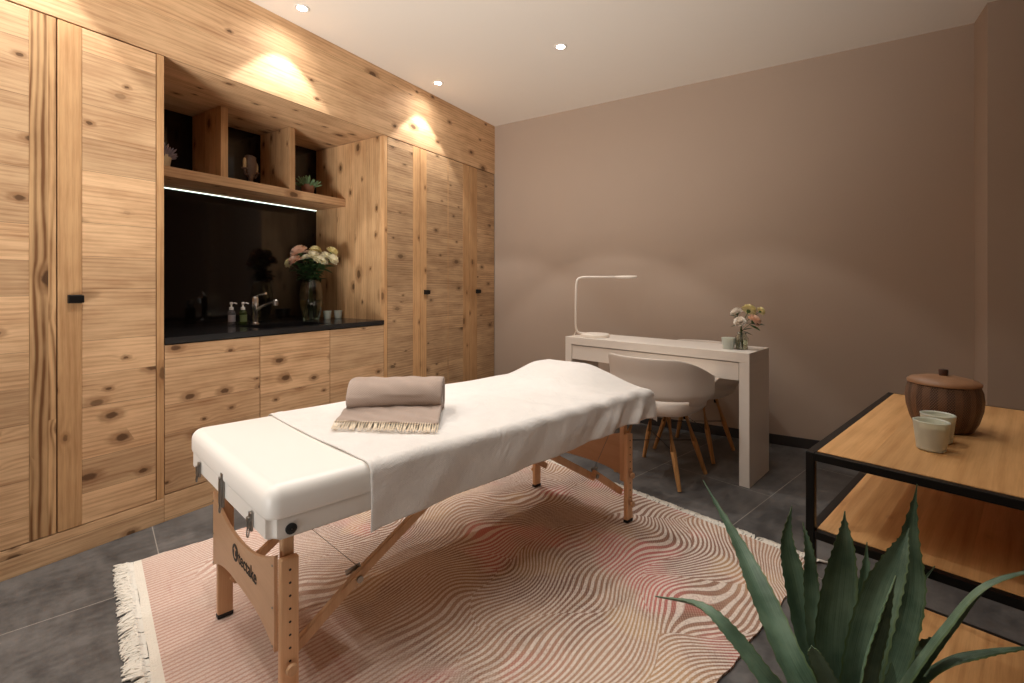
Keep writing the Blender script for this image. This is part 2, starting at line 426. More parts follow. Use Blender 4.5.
# worktop with a cut-out and the sink bowl let into it
bm = bmesh.new()
SX0, SX1, SY0, SY1 = -3.03, -2.72, 1.58, 2.06
for q in ((-3.438, SX0, 1.05, 2.445), (SX1, XW+.004, 1.05, 2.445), (SX0, SX1, 1.05, SY0), (SX0, SX1, SY1, 2.445)):
    box(bm, *q, .858, .889)
bmesh.ops.remove_doubles(bm, verts=bm.verts, dist=1e-4)
tag(obj('worktop', bm, M_COUNTER), 'black stone worktop on the low larch sink cabinet', 'worktop')
bm = bmesh.new(); e = .002
for q in ((SX0, SX0+.004, SY0, SY1, .70, .887), (SX1-.004, SX1, SY0, SY1, .70, .887), (SX0, SX1, SY0, SY0+.004, .70, .887), (SX0, SX1, SY1-.004, SY1, .70, .887), (SX0, SX1, SY0, SY1, .696, .70)):
    box(bm, *q)
sk = tag(obj('sink', bm, M_COUNTER), 'black rectangular sink sunk into the black worktop below the chrome tap', 'sink')
bm = bmesh.new(); lathe(bm, [(.002, .702), (.03, .702), (.032, .7), (.032, .7005)], 24, -2.875, 1.82); obj('drain', bm, M_CHROME, sk, smooth=True)

tag(obj('backsplash', B(-3.437, -3.421, 1.049, 2.445, .8895, 2.252), M_BLACKGL), 'glossy black glass panel on the back of the sink niche', 'backsplash')

s = thing('wall_shelf', 'thick larch shelf with two upright dividers and a light strip across the sink niche', 'shelf', (-3.419, 1.05, 1.76))
obj('board', B(0, .36, 0, 1.396, 0, .058, bev=.002), W_HEAD, s)
obj('divider', B(.001, .36, .470, .512, .058, .491, bev=.001), W_SIDE, s)
obj('divider', B(.001, .36, .925, .968, .058, .491, bev=.001), W_SIDE, s)
o = obj('light_strip', B(.001, .010, .01, 1.39, -.006, -.0005), M_LED, s); o['label'] = 'glowing white light strip'

# ------------------------------------------------------------------ things on the worktop
def tap():
    t = thing('faucet', 'chrome single-lever tap rising from the black worktop', 'faucet', (-3.09, 1.749, .889))
    bm = bmesh.new(); lathe(bm, [(.027, 0), (.027, .006), (.019, .012), (.019, .10), (.022, .105), (.022, .165), (.018, .178), (.004, .182)], 24)
    obj('body', bm, M_CHROME, t, smooth=True)
    bm = bmesh.new(); tube(bm, smoothpath([(.005, 0, .085), (.06, .012, .115), (.125, .03, .14), (.165, .04, .145)], 5), .0095, 12)
    sp = obj('spout', bm, M_CHROME, t, smooth=True)
    bm = bmesh.new(); lathe(bm, [(.002, -.018), (.013, -.018), (.015, -.01), (.015, .014), (.010, .020), (.002, .020)], 16); obj('nozzle', bm, M_STEEL, sp, (.168, .04, .142), smooth=True)
    bm = bmesh.new(); tube(bm, [(0, 0, .18), (.03, .01, .195), (.085, .025, .203)], [.007, .006, .008], 10); obj('lever', bm, M_CHROME, t, smooth=True)
tap()

def bottle(x, y, mat, label):
    t = thing('soap_dispenser', label, 'bottle', (x, y, .889), group='pump bottles by the tap')
    bm = bmesh.new(); lathe(bm, [(.020, 0), (.023, .004), (.023, .078), (.019, .09), (.010, .097), (.010, .101)], 24, close_top=True)
    obj('bottle', bm, mat, t, smooth=True)
    bm = bmesh.new(); lathe(bm, [(.0125, .098), (.0125, .114), (.005, .117), (.005, .132), (.009, .134), (.009, .146), (.002, .148)], 16)
    tube(bm, [(0, 0, .141), (.02, .012, .142), (.031, .018, .137)], [.005, .0045, .0035], 8)
    obj('pump', bm, M_WHITEPL, t, smooth=True)
    bm = bmesh.new(); n = 14
    for k in range(n):
        pass
    a0, a1 = -1.3, 1.3; vs = []
    for k in range(n+1):
        a = a0+(a1-a0)*k/n; vs.append([bm.verts.new((.0235*math.cos(a), .0235*math.sin(a), z)) for z in (.022, .066)])
    for k in range(n): bm.faces.new((vs[k][0], vs[k+1][0], vs[k+1][1], vs[k][1]))
    obj('label_sticker', bm, plain('sticker', srgb(150, 140, 140), .6) if mat is M_CLEARB else plain('sticker_green', srgb(96, 108, 66), .6), t, smooth=True)
bottle(-3.136, 1.622, M_CLEARB, 'clear soap dispenser with white pump, left one of the two beside the tap')
bottle(-3.085, 1.668, M_GREENB, 'green soap dispenser with white pump, next to the tap')

def votive(x, y, z, r, h, label, group=None, flame=False, ro=0):
    t = thing('candle_glass', label, 'candle', (x, y, z), ro, group)
    bm = bmesh.new()
    rr = lambda q: r*(.78+.22*q)
    fn = lambda a, zz: 1+.012*math.sin(a*12)*(zz/h)
    lathe(bm, [(r*.70, 0), (rr(.05), .003), (rr(.5), h*.5), (rr(1), h-.001), (rr(1)-.002, h), (rr(.96)-.005, h-.002), (rr(.5)-.005, h*.5), (rr(.1)-.005, .010), (.001, .009)], 40, fn=fn)
    obj('glass', bm, M_FROST, t, smooth=True)
    bm = bmesh.new(); lathe(bm, [(.001, .0100), (rr(.1)-.0056, .0105), (rr(.78)-.0056, h*.78), (.001, h*.76)], 32, close_bottom=False)
    wx = obj('wax', bm, M_WAX, t, smooth=True)
    bm = bmesh.new(); tube(bm, [(0, 0, h*.76), (.001, 0, h*.76+.008)], .0009, 6); obj('wick', bm, M_RUBBER, wx)
votive(-3.105, 2.315, .889, .031, .062, 'small frosted candle glass on the black worktop, the one nearer the flower vase', 'candle glasses')
votive(-3.085, 2.398, .889, .031, .062, 'small frosted candle glass on the black worktop, the one against the larch side wall', 'candle glasses')

# flowers ------------------------------------------------------------
def petal_bloom(bm, c, R, rnd, nlay=6, flat=.62):
    c = Vector(c)
    for L in range(nlay):
        q = L/(nlay-1); tilt = math.radians(-22+104*q); n = 7+int(6*(1-q)); rad = R*(1-.22*q)
        for k in range(n):
            a = 2*PI*(k+rnd.random()*.5)/n+L
            t_ = tilt+rnd.uniform(-.12, .12)
            d = Vector((math.cos(a)*math.cos(t_), math.sin(a)*math.cos(t_), math.sin(t_)*.9+.02))
            s = Vector((-math.sin(a), math.cos(a), 0)); up = s.cross(d).normalized()*-1
            w_ = rad*.46; pts = []
            for i in range(5):
                f_ = i/4; wid = w_*math.sin(PI*min(.93, .12+f_*.80))**.7
                row = []
                for j in range(5):
                    g = (j-2)/2
                    p = c+d*rad*f_*(1-.08*g*g)+s*wid*g+up*(rad*.16*(f_**2)+rad*.10*g*g+rnd.uniform(-.03, .03)*rad*(1+2*(i == 4)))
                    row.append(bm.verts.new(p))
                pts.append(row)
            for i in range(4):
                for j in range(4): bm.faces.new((pts[i][j], pts[i][j+1], pts[i+1][j+1], pts[i+1][j]))

def petal_mat(name, a, b_):
    t = NT(name); co, _ = t.coords(); c = t.mix(t.noise(co, 40, 2), a, b_); t.l(c, t.b.inputs['Base Color'])
    t.b.inputs['Roughness'].default_value = .6; t.b.inputs['Subsurface Weight'].default_value = .0
    t.b.inputs['Subsurface Radius'].default_value = (.01, .006, .004); t.b.inputs['Specular IOR Level'].default_value = .2
    return t.m
P_PEACH = petal_mat('peach_petals', srgb(246, 206, 180), srgb(250, 222, 200))
P_CREAM = petal_mat('cream_petals', srgb(252, 244, 212), srgb(252, 248, 228))
P_YELL = petal_mat('yellow_petals', srgb(240, 226, 160), srgb(244, 236, 190))
P_WHITE = petal_mat('ivory_petals', srgb(250, 240, 226), srgb(252, 246, 238))
M_STEM = plain('flower_stem', srgb(78, 106, 52), .55, vary=.1)
M_LEAF = plain('flower_foliage', srgb(52, 80, 40), .5, vary=.2)

def flower(base, foot, head, R, mat, label, group, rnd, leaves=3, kind='carnation'):
    """base: where the vase stands; foot: stem end inside it; head: bloom centre, both relative"""
    t = thing(kind, label, 'flower', base, 0, group)
    f_, h_ = Vector(foot), Vector(head)
    neck = Vector((f_.x*-.2, f_.y*-.2, f_.z+(h_.z-f_.z)*.62))
    bm = bmesh.new(); petal_bloom(bm, (0, 0, 0), R, rnd)
    d = (h_-neck).normalized(); rot = Vector((0, 0, 1)).rotation_difference(d).to_matrix().to_4x4()
    bmesh.ops.transform(bm, matrix=Matrix.Translation(h_) @ rot, verts=bm.verts)
    obj('bloom', bm, mat, t, smooth=True, sharp=180)
    bm = bmesh.new(); pth = smoothpath([f_, (f_+neck)/2, neck, h_-d*R*.05], 5); tube(bm, pth, .0019, 6)
    bm2 = bm; lathe_r = R*.28
    tube(bm, [h_-d*R*.55, h_-d*R*.3, h_+d*R*.05], [.002, lathe_r*.9, lathe_r], 8)
    st = obj('stem', bm, M_STEM, t, smooth=True)
    if leaves:
        bm = bmesh.new()
        for k in range(leaves):
            p = neck.lerp(h_, rnd.uniform(.0, .75)); a = rnd.uniform(0, 2*PI); L = rnd.uniform(.8, 1.5)*R*1.3
            dr = Vector((math.cos(a), math.sin(a), rnd.uniform(-.2, .7))).normalized(); sd_ = dr.cross(Vector((0, 0, 1))).normalized()
            rows = []
            for i in range(6):
                q = i/5; wid = L*.24*math.sin(PI*(.05+.93*q))
                cpt = p+dr*L*q+Vector((0, 0, -.3*L*q*q))
                rows.append([bm.verts.new(cpt-sd_*wid), bm.verts.new(cpt+Vector((0, 0, -wid*.35))), bm.verts.new(cpt+sd_*wid)])
            for i in range(5):
                for j in range(2): bm.faces.new((rows[i][j], rows[i][j+1], rows[i+1][j+1], rows[i+1][j]))
        obj('leaves', bm, M_LEAF, st, smooth=True, sharp=180)
    return t

def vase(name, loc, prof, wall, water, label, ribs=0, mat=M_GLASS):
    t = thing(name, label, 'vase', loc)
    fn = (lambda a, z: 1+.012*math.cos(a*ribs)) if ribs else None
    inner = [(max(.001, r-wall), z if i else wall*1.6) for i, (r, z) in enumerate(prof)]
    inner = [p for p in inner if p[1] >= wall*1.6-1e-6]
    bm = bmesh.new(); lathe(bm, prof+[(prof[-1][0]-wall*.5, prof[-1][1]+wall*.4)]+inner[::-1]+[(.0005, wall*1.6)], 64, fn=fn)
    obj('glass', bm, mat, t, smooth=True, sharp=60)
    if water:
        wp = [(r-.0008, z) for r, z in inner if z < water]
        bm = bmesh.new(); lathe(bm, [(.0005, wall*1.6+.001)]+[(r, z+.001) for r, z in wp]+[(wp[-1][0], water), (.0005, water)], 48, close_bottom=False)
        obj('water', bm, M_WATER, t, smooth=True, sharp=50)
    return t
VB = (-3.102, 2.173, .889)
vase('flower_vase', VB, [(.050, 0), (.056, .004), (.070, .06), (.079, .13), (.080, .19), (.070, .26), (.055, .295)], .0035, .15,
     'tall ribbed glass vase standing on the black worktop beside the tap', ribs=16)
rnd = random.Random(5)
GB = 'cut flowers in the tall glass vase'
heads = [  # dx (room x), dy (room y), z, radius, material, what
 (-.054, -.057, .497, .058, P_PEACH, 'large peach bloom at upper left of the bouquet in the tall glass vase'),
 (-.045, -.099, .435, .044, P_PEACH, 'smaller peach bloom low at the left front of the bouquet in the tall vase'),
 (-.132, -.082, .420, .036, P_YELL, 'yellow bloom at the far left of the bouquet in the tall vase'),
 (.001, .036, .512, .042, P_YELL, 'yellow bloom at the top middle of the bouquet in the tall vase'),
 (.046, -.012, .470, .045, P_CREAM, 'cream bloom at the centre front of the bouquet in the tall vase'),
 (.078, .026, .436, .048, P_CREAM, 'cream bloom low at the right front of the bouquet in the tall vase'),
 (.112, .098, .505, .040, P_YELL, 'pale yellow bloom at upper right of the bouquet in the tall vase'),
 (.127, .085, .448, .046, P_CREAM, 'cream bloom at the far right of the bouquet in the tall vase'),
 (.030, .000, .490, .030, P_YELL, 'small yellow bloom tucked between the top blooms of the bouquet in the tall vase'),
 (.085, .062, .475, .033, P_CREAM, 'small cream bloom between the right-hand blooms of the bouquet in the tall vase'),
 (-.020, -.030, .455, .032, P_CREAM, 'small cream bloom beside the large peach bloom in the tall glass vase'),
 (-.062, .040, .455, .044, P_PEACH, 'peach bloom half hidden at the back of the bouquet in the tall vase')]
for dx, dy, z, R, m_, lab in heads:
    flower(VB, (-dx*.3, -dy*.25, .02), (dx, dy, z), R*1.17, m_, lab, GB, rnd, leaves=12)

# desk vase
# ------------------------------------------------------------------ ornaments on the larch shelf
ZS = 1.8185
def succulent(x, y, label, s=1.0, lav=False, potm=M_CERAM):
    t = thing('potted_succulent', label, 'potted plant', (x, y, ZS), group='little potted plants on the larch shelf')
    bm = bmesh.new(); lathe(bm, [(.026*s, 0), (.034*s, .05*s), (.034*s, .056*s), (.030*s, .056*s), (.028*s, .045*s), (.001, .045*s)], 24)
    obj('pot', bm, potm, t, smooth=True)
    r_ = random.Random(int(x*100+y*70)); bm = bmesh.new()
    for k in range(85):
        a = r_.uniform(0, 2*PI); el = r_.uniform(.15, 1.5); L = r_.uniform(.03, .062)*s
        d = Vector((math.cos(a)*math.cos(el), math.sin(a)*math.cos(el), math.sin(el)))
        p0 = Vector((0, 0, .046*s))+Vector((d.x, d.y, 0))*.014*s
        tube(bm, [p0, p0+d*L*.45, p0+d*L*.85+Vector((0, 0, .004)), p0+d*L+Vector((0, 0, .006))], [.002*s, .0048*s, .0042*s, .001], 6)
    obj('foliage', bm, plain('succulent_lilac' if lav else 'succulent_green', srgb(150, 140, 150) if lav else srgb(104, 132, 92), .6, vary=.2), t, smooth=True)
succulent(-3.16, 1.245, 'small potted plant with pale lilac tips on the larch shelf, in the left compartment', 1.4, True)
succulent(-3.17, 2.195, 'small green potted succulent on the larch shelf, in the right compartment', 1.4, False, plain('clay_pot', srgb(132, 92, 70), .7))

t = thing('carved_candle_holder', 'dark carved ornament flanked by two pale candles on the larch shelf, middle compartment', 'ornament', (-3.17, 1.765, ZS), math.radians(-58))
M_OLDWAX = plain('aged_wax', srgb(176, 152, 112), .6)
M_CARV = plain('carved_dark_wood', srgb(92, 72, 60), .5, vary=.35, bumpy=.9, bscale=70, vscale=60)
bm = bmesh.new()
lathe(bm, [(.035, 0), (.038, .006), (.03, .014), (.018, .03), (.024, .05), (.042, .085), (.05, .12), (.052, .15), (.046, .18), (.05, .188), (.03, .196), (.001, .197)], 40,
      fn=lambda a, z: (1+.05*math.cos(a*8)*math.sin(z*90)))
bmesh.ops.scale(bm, vec=(1, .6, 1), verts=bm.verts)
obj('body', bm, M_CARV, t, smooth=True)
for s_ in (-1, 1):
    bm = bmesh.new(); tube(bm, smoothpath([(s_*.03, 0, .07), (s_*.055, 0, .06), (s_*.07, 0, .075), (s_*.072, 0, .092)], 5), .006, 8)
    lathe(bm, [(.006, .088), (.018, .094), (.019, .10), (.001, .10)], 16, s_*.072)
    ar = obj('arm', bm, M_CARV, t, smooth=True)
    bm = bmesh.new(); lathe(bm, [(.010, 0), (.011, .04), (.009, .06), (.003, .066)], 16); obj('candle', bm, M_OLDWAX, ar, (s_*.072, 0, .1003), smooth=True)

# ------------------------------------------------------------------ rug
TILT = math.radians(-16.1)
rug = thing('rug', 'large woven rug with wavy cream lines and pink patches under the massage table', 'rug', (.03, 2.30, 0), TILT)
RW, RL, RT = 1.87, 2.08, .008
bm = bmesh.new(); nx, ny = 70, 80; G = []
rr_ = random.Random(3)
for i in range(nx+1):
    G.append([])
    for j in range(ny+1):
        x = -RW+RW*i/nx; y = -RL+RL*j/ny
        if i in (0, nx): x += .003*math.sin(y*23)+.002*math.sin(y*61)
        if j in (0, ny): y += .003*math.sin(x*19)
        z = RT+.0012*math.sin(x*9+1)*math.sin(y*7)
        G[-1].append(bm.verts.new((x+RW/2, y+RL/2, z)))
for i in range(nx):
    for j in range(ny): bm.faces.new((G[i][j], G[i+1][j], G[i+1][j+1], G[i][j+1]))
es = [e for e in bm.edges if e.is_boundary]
r_ = bmesh.ops.extrude_edge_only(bm, edges=es)
for v in [g for g in r_['geom'] if isinstance(g, bmesh.types.BMVert)]: v.co.z = .0005
obj('woven_cloth', bm, rug_mat(), rug, (-RW/2, -RL/2, 0), smooth=True)
def fringe(y0, sgn, L, n, nm):
    bm = bmesh.new(); lean = 0
    for k in range(n):
        x = -RW+.006+(RW-.012)*k/(n-1); lean = lean*.7+rr_.gauss(0, .009)
        for q in range(4):
            dx = lean+rr_.gauss(0, .010); l_ = L*rr_.uniform(.75, 1.12); a = rr_.uniform(-.004, .004)
            tube(bm, [(x+a, y0, .006), (x+a+dx*.3, y0+sgn*l_*.35, .010+rr_.random()*.004), (x+a+dx*1.1, y0+sgn*l_*.75, .006+rr_.random()*.004), (x+a+dx*1.7, y0+sgn*l_, .004)],
                 [.0034, .0036, .0030, .0022], 5)
    o = obj('fringe', bm, M_RFRINGE, rug, smooth=True); o['label'] = nm
M_RFRINGE = fabric('rug_fringe', srgb(228, 222, 210), 300)
fringe(-RL, -1, .058, 170, 'thick cream knotted fringe at the near end')
fringe(0, 1, .045, 150, 'short cream fringe at the far end')

# ------------------------------------------------------------------ massage table
O = (-1.743, .853, 0)
def SH(bm):                      # the frame stands very slightly out of square
    for v in bm.verts: v.co.x, v.co.y = v.co.x*.997, v.co.y+v.co.x*.075
    return bm
FL_ = .009                       # top of the rug pile
mt = thing('massage_table', 'folding massage table with white padded top and beech legs standing on the rug', 'massage table', O, TILT)
A0, A1, B0, B1 = -.078, .667, -.064, 1.630
bm = bmesh.new(); box(bm, A0, A1, B0, B1, .561, .643)
bmesh.ops.bevel(bm, geom=[e for e in bm.edges if abs(e.verts[0].co.z-e.verts[1].co.z) > .01], offset=.036, segments=7, affect='EDGES', profile=.5)
top = [e for e in bm.edges if e.verts[0].co.z > .64 and e.verts[1].co.z > .64]
bmesh.ops.bevel(bm, geom=top, offset=.034, segments=6, affect='EDGES', profile=.5)
low = [e for e in bm.edges if e.verts[0].co.z < .567 and e.verts[1].co.z < .567]
bmesh.ops.bevel(bm, geom=low, offset=.012, segments=3, affect='EDGES', profile=.5)
obj('mattress', SH(bm), M_VINYL, mt, smooth=True, sharp=60)
bm = bmesh.new(); box(bm, A0+.006, A1-.006, B0+.006, B1-.006, .507, .563)
bmesh.ops.bevel(bm, geom=[e for e in bm.edges if abs(e.verts[0].co.z-e.verts[1].co.z) > .01], offset=.020, segments=5, affect='EDGES')
bmesh.ops.bevel(bm, geom=[e for e in bm.edges if e.verts[0].co.z < .52 and e.verts[1].co.z < .52], offset=.008, segments=2, affect='EDGES')
fr = obj('frame', SH(bm), M_VINYL, mt, smooth=True, sharp=85); fr['label'] = 'white vinyl covered frame'
# dimpled button and black plug on the near right corner, latches across the near end
bm = bmesh.new(); lathe(bm, [(.004, -.004), (.013, -.003), (.0138, .004), (.010, .006), (.001, .007)], 24)
bmesh.ops.rotate(bm, verts=bm.verts, cent=(0, 0, 0), matrix=Matrix.Rotation(PI/2, 3, 'Y')); bmesh.ops.translate(bm, verts=bm.verts, vec=(.6615, -.006, .532))
o = obj('headrest_socket', SH(bm), M_RUBBER, fr, smooth=True); o['label'] = 'round black plug'
for a, zt, zb in ((.045, .552, .492), (.305, .588, .476), (.55, .554, .494)):
    bm = bmesh.new(); y = B0+.004
    box(bm, a-.010, a+.010, y-.006, y+.001, zb+.012, zt, bev=.002)
    box(bm, a-.007, a+.007, y-.012, y-.005, zb+.022, zt-.010, bev=.002)
    tube(bm, smoothpath([(a-.007, y-.008, zb+.02), (a-.006, y-.010, zb), (a+.006, y-.010, zb), (a+.007, y-.008, zb+.02)], 4), .0018, 6)
    tube(bm, [(a-.011, y-.008, zt-.018), (a+.011, y-.008, zt-.018)], .003, 8)
    o = obj('latch', SH(bm), M_STEEL, fr, smooth=True); o['label'] = 'metal toggle latch'

def leg(a0, out, b0, bd):
    """a0: inner edge, out: +1/-1 outward in a; b0 outer face, bd: +1 if the table lies towards +b"""
    bm = bmesh.new(); a1 = a0+out*.021
    bq = b0+bd*.046
    box(bm, min(a0, a1), max(a0, a1), min(b0, bq), max(b0, bq), FL_+.012, .430, bev=.004)
    l_ = obj('leg', SH(bm), W_BEECH, mt)
    bm = bmesh.new(); i1 = a0-out*.024
    box(bm, min(a0-out*.001, i1), max(a0-out*.001, i1), min(b0+bd*.012, bq-bd*.004), max(b0+bd*.012, bq-bd*.004), .20, .507, bev=.003)
    obj('extension_post', SH(bm), W_BEECH, l_)
    bm = bmesh.new()
    for k in range(10):
        z = .400-k*.034; tube(bm, [(a1-out*.002, b0+bd*.023, z), (a1+out*.0008, b0+bd*.023, z)], .0034, 10)
        obj('peg_hole', SH(bm), M_INK, l_, smooth=True); bm = bmesh.new()
    o = None
    bm = bmesh.new()
    for z in ((.145,) if bd > 0 else (.10, .235)):
        tube(bm, [(a1-out*.01, b0+bd*.023, z), (a1+out*.006, b0+bd*.023, z)], .005, 10)
        tube(bm, [(a1+out*.005, b0+bd*.023, z), (a1+out*.009, b0+bd*.023, z), (a1+out*.018, b0+bd*.023, z)], [.010, .015, .013], 12)
        obj('clamp_knob', SH(bm), W_BEECH, l_, smooth=True); bm = bmesh.new()
    bm = bmesh.new(); box(bm, min(a0, a1)-.001, max(a0, a1)+.001, min(b0, bq)-.001, max(b0, bq)+.001, FL_, FL_+.014, bev=.003)
    obj('rubber_foot', SH(bm), M_RUBBER, l_)
AL, AR, BN, BF = .057, .589, -.0115, 1.575
ALF = .030
leg(AL, -1, BN, 1); leg(AR, 1, BN, 1); leg(ALF, -1, BF, -1); leg(AR, 1, BF, -1)

def end_panel(b, dirb, name='end_panel'):
    bm = bmesh.new(); a0, a1 = (AL if dirb > 0 else ALF)-.021, AR+.002; top_, bot = [], []
    for k in range(25):
        q = k/24; a = a0+(a1-a0)*q; s = 2*abs(q-.5)
        top_.append((a, .374+.066*s**2.2)); bot.append((a, .240-.050*s**3.2))
    poly = top_+bot[::-1]
    prism(bm, poly, lambda a, z: (a, b, z), lambda a, z: (a, b-dirb*.009, z))
    return obj(name, SH(bm), W_BEECHH, mt)
pn = end_panel(BN, 1); end_panel(BF, -1)
bm = bmesh.new()
for z in (.20, .30, .41):
    for a in (AL-.018, AR-.010):
        tube(bm, [(a, BN-.0090, z), (a, BN-.0105, z)], .0032, 10); obj('screw', SH(bm), M_STEEL, pn, smooth=True); bm = bmesh.new()

def text_mesh(s, size, m, name, parent, loc, rot, ext=.0004, xs=1.0, align='LEFT'):
    cu = bpy.data.curves.new(name, 'FONT'); cu.body = s; cu.size = size; cu.extrude = ext; cu.align_x = align; cu.align_y = 'CENTER'; cu.offset = .0006
    to = bpy.data.objects.new('tmp', cu); COL.objects.link(to)
    bpy.context.view_layer.update()
    me = bpy.data.meshes.new_from_object(to.evaluated_get(bpy.context.evaluated_depsgraph_get()))
    bpy.data.objects.remove(to); me.name = name
    o = link(name, me, m, parent); o.location = loc; o.rotation_euler = rot; o.scale = (xs, 1, 1); return o
rz = math.atan2(.075, .997)
sy = lambda a, b: b+a*.075
bm = bmesh.new(); lathe(bm, [(.026, 0), (.026, .0008)], 32, close_top=True)
lg = obj('printed_logo', bm, M_INK, pn, (.275*.997, sy(.275, BN-.0094), .326)); lg.rotation_euler = (PI/2, 0, rz)
text_mesh('t', .062, W_BEECHH, 'logo_letter', lg, (0, .004, .0010), (0, 0, 0), align='CENTER')
text_mesh('tectake', .054, M_INK, 'printed_word', pn, (.305*.997, sy(.305, BN-.0098), .324), (PI/2, 0, rz), xs=.98)

def brace(a, sgn, e):
    """e=0 near end, 1 far end; jointed strut from the leg foot up to the middle of the frame"""
    f_ = (lambda b: b) if e == 0 else (lambda b: 1.575-b)
    bm = bmesh.new()
    bar(bm, (a, f_(.022), .140), (a, f_(.238), .288), .018, .030, bev=.003)
    b1 = obj('brace', SH(bm), W_BEECH, mt)
    bm = bmesh.new(); bar(bm, (a-sgn*.019, f_(.205), .252), (a-sgn*.019, f_(.640), .510), .018, .030, bev=.003)
    obj('brace', SH(bm), W_BEECH, mt)
    bm = bmesh.new(); tube(bm, [(a-sgn*.03, f_(.222), .270), (a+sgn*.013, f_(.222), .270)], .006, 10)
    tube(bm, [(a+sgn*.011, f_(.222), .270), (a+sgn*.014, f_(.222), .270)], .010, 12)
    bar(bm, (a-sgn*.012, f_(.190), .292), (a-sgn*.012, f_(.235), .300), .004, .014)
    obj('hinge_bolt', SH(bm), M_STEEL, b1, smooth=True)
for a, s_ in ((.052, -1), (.596, 1)):
    for e in (0, 1): brace(a-s_*.036, s_, e)
bm = bmesh.new()
for a in (.045, .555):
    for f_ in ((lambda b: b), (lambda b: 1.575-b)):
        tube(bm, [(a, f_(.05), .506), (a, f_(.225), .300)], .0013, 6)
        tube(bm, [(a, f_(.05), .506), (a, f_(.42), .504)], .0013, 6)
obj('steel_cable', SH(bm), M_STEEL, mt, smooth=True)

# ------------------------------------------------------------------ linen sheet over the table
def sheet():
    ZT_ = .6462; r = .030; bm = bmesh.new()
    a_lo, a_hi, b_hi = A0-.006, A1+.008, B1+.006
    rd_ = random.Random(9)
    ph = [rd_.uniform(0, 6.3) for _ in range(12)]
    arc = r*PI/2
    def drape(x, hi):
        if x < hi-r: return x, 0
        s = x-(hi-r)
        if s < arc: return hi-r+r*math.sin(s/r), r*(1-math.cos(s/r))
        return hi, r+(s-arc)
    NA, NB = 190, 230
    def hem(b):             # height of the right hand hem above the floor
        pts = [(.17, .455), (.25, .462), (.5, .478), (.8, .488), (1.05, .490), (1.4, .515), (1.6, .515), (1.9, .50)]
        for (x0, y0), (x1, y1) in zip(pts, pts[1:]):
            if b <= x1: return y0+(y1-y0)*max(0, (b-x0))/(x1-x0)
        return .5
    G = []
    for j in range(NB+1):
        q = j/NB; v = .192+(b_hi-.192+.135)*q
        row = []
        for i in range(NA+1):
            p = i/NA; LR = ZT_-hem(min(v, b_hi)); u_hi = a_hi-r+arc+(LR-r); u_lo = a_lo-.10
            u = u_lo+(u_hi-u_lo)*p
            if u > (a_lo+a_hi)/2: a, da = drape(u, a_hi); sa = 1
            else:
                a, da = drape(-u, -a_lo); a = -a; sa = -1
            b, db = drape(v, b_hi)
            if da and db:
                d = max(da, db)+.10*min(da, db); m_ = min(da, db)
                a += sa*m_*.10; b += m_*.10
            else: d = da+db
            z = ZT_-d
            # hump of the rolled head cushion under the far end
            hz = .078*sstep(v, 1.24, 1.52)*sstep(a, -.075, .07)*(1-sstep(a, .30, .63))
            hz *= 1-.45*sstep(v, 1.60, 1.70)
            z += hz*(1 if not db else max(0, 1-db/.14))
            # folds hanging off the right side and the far end
            amp = (.0012+.0125*sstep(b, .95, 1.40)*(1-sstep(b, 1.58, 1.66)))*sstep(da, .01, .11)
            s = b+.85*da
            fold = math.sin(s*2*PI/.175+ph[0]+1.2*math.sin(s*7))+.30*math.sin(s*2*PI/.083+ph[1])
            big = .012*math.exp(-((s-.80)/.10)**2)+.006*math.exp(-((s-.50)/.06)**2)+.012*math.exp(-((s-1.06)/.07)**2)
            if sa > 0: a += amp*(fold+.9)+big*sstep(da, .0, .12)
            else: a -= .006*sstep(da, .01, .1)*(1+math.sin(b*30))
            ampb = .010*sstep(db, .01, .10); b += ampb*(math.sin(a*2*PI/.15+ph[2])+.8)
            # soft creases on the top, running in from the right edge
            k = sstep(a, .22, .62)*sstep(v, .55, 1.3)
            z += .0042*k*math.sin((v-.30*(a-.66))*2*PI/.16+ph[3])*(1-sstep(da, .03, .08))
            z += .0016*math.sin(a*9+ph[4]+v*3)*math.sin(v*11+ph[5])+.0010*math.sin(a*23+v*17+ph[6])
            if 4 <= j <= 6 and not db: z += .0016
            if j == 0: z -= .001
            z = max(z, (.6448 if (not da and not db) else z))
            row.append(bm.verts.new((a, b-.03*(1-sstep(v, .19, .35))*math.sin(PI*max(0, min(1, (a-A0)/.73)))*.3+.01*(a), z)))
        G.append(row)
    for j in range(NB):
        for i in range(NA): bm.faces.new((G[j][i], G[j][i+1], G[j+1][i+1], G[j+1][i]))
    o = obj('linen_sheet', SH(bm), M_SHEET, None, O, TILT, smooth=True, sharp=180)
    so = o.modifiers.new('thick', 'SOLIDIFY'); so.thickness = .003; so.offset = 1
    tag(o, 'white linen sheet draped over the massage table and hanging down its right side', 'sheet')
    # stitched hem along the near edge
    bm = bmesh.new(); 
    for c in range(2):
        j = 0 if c == 0 else 3
    return o
sheet()

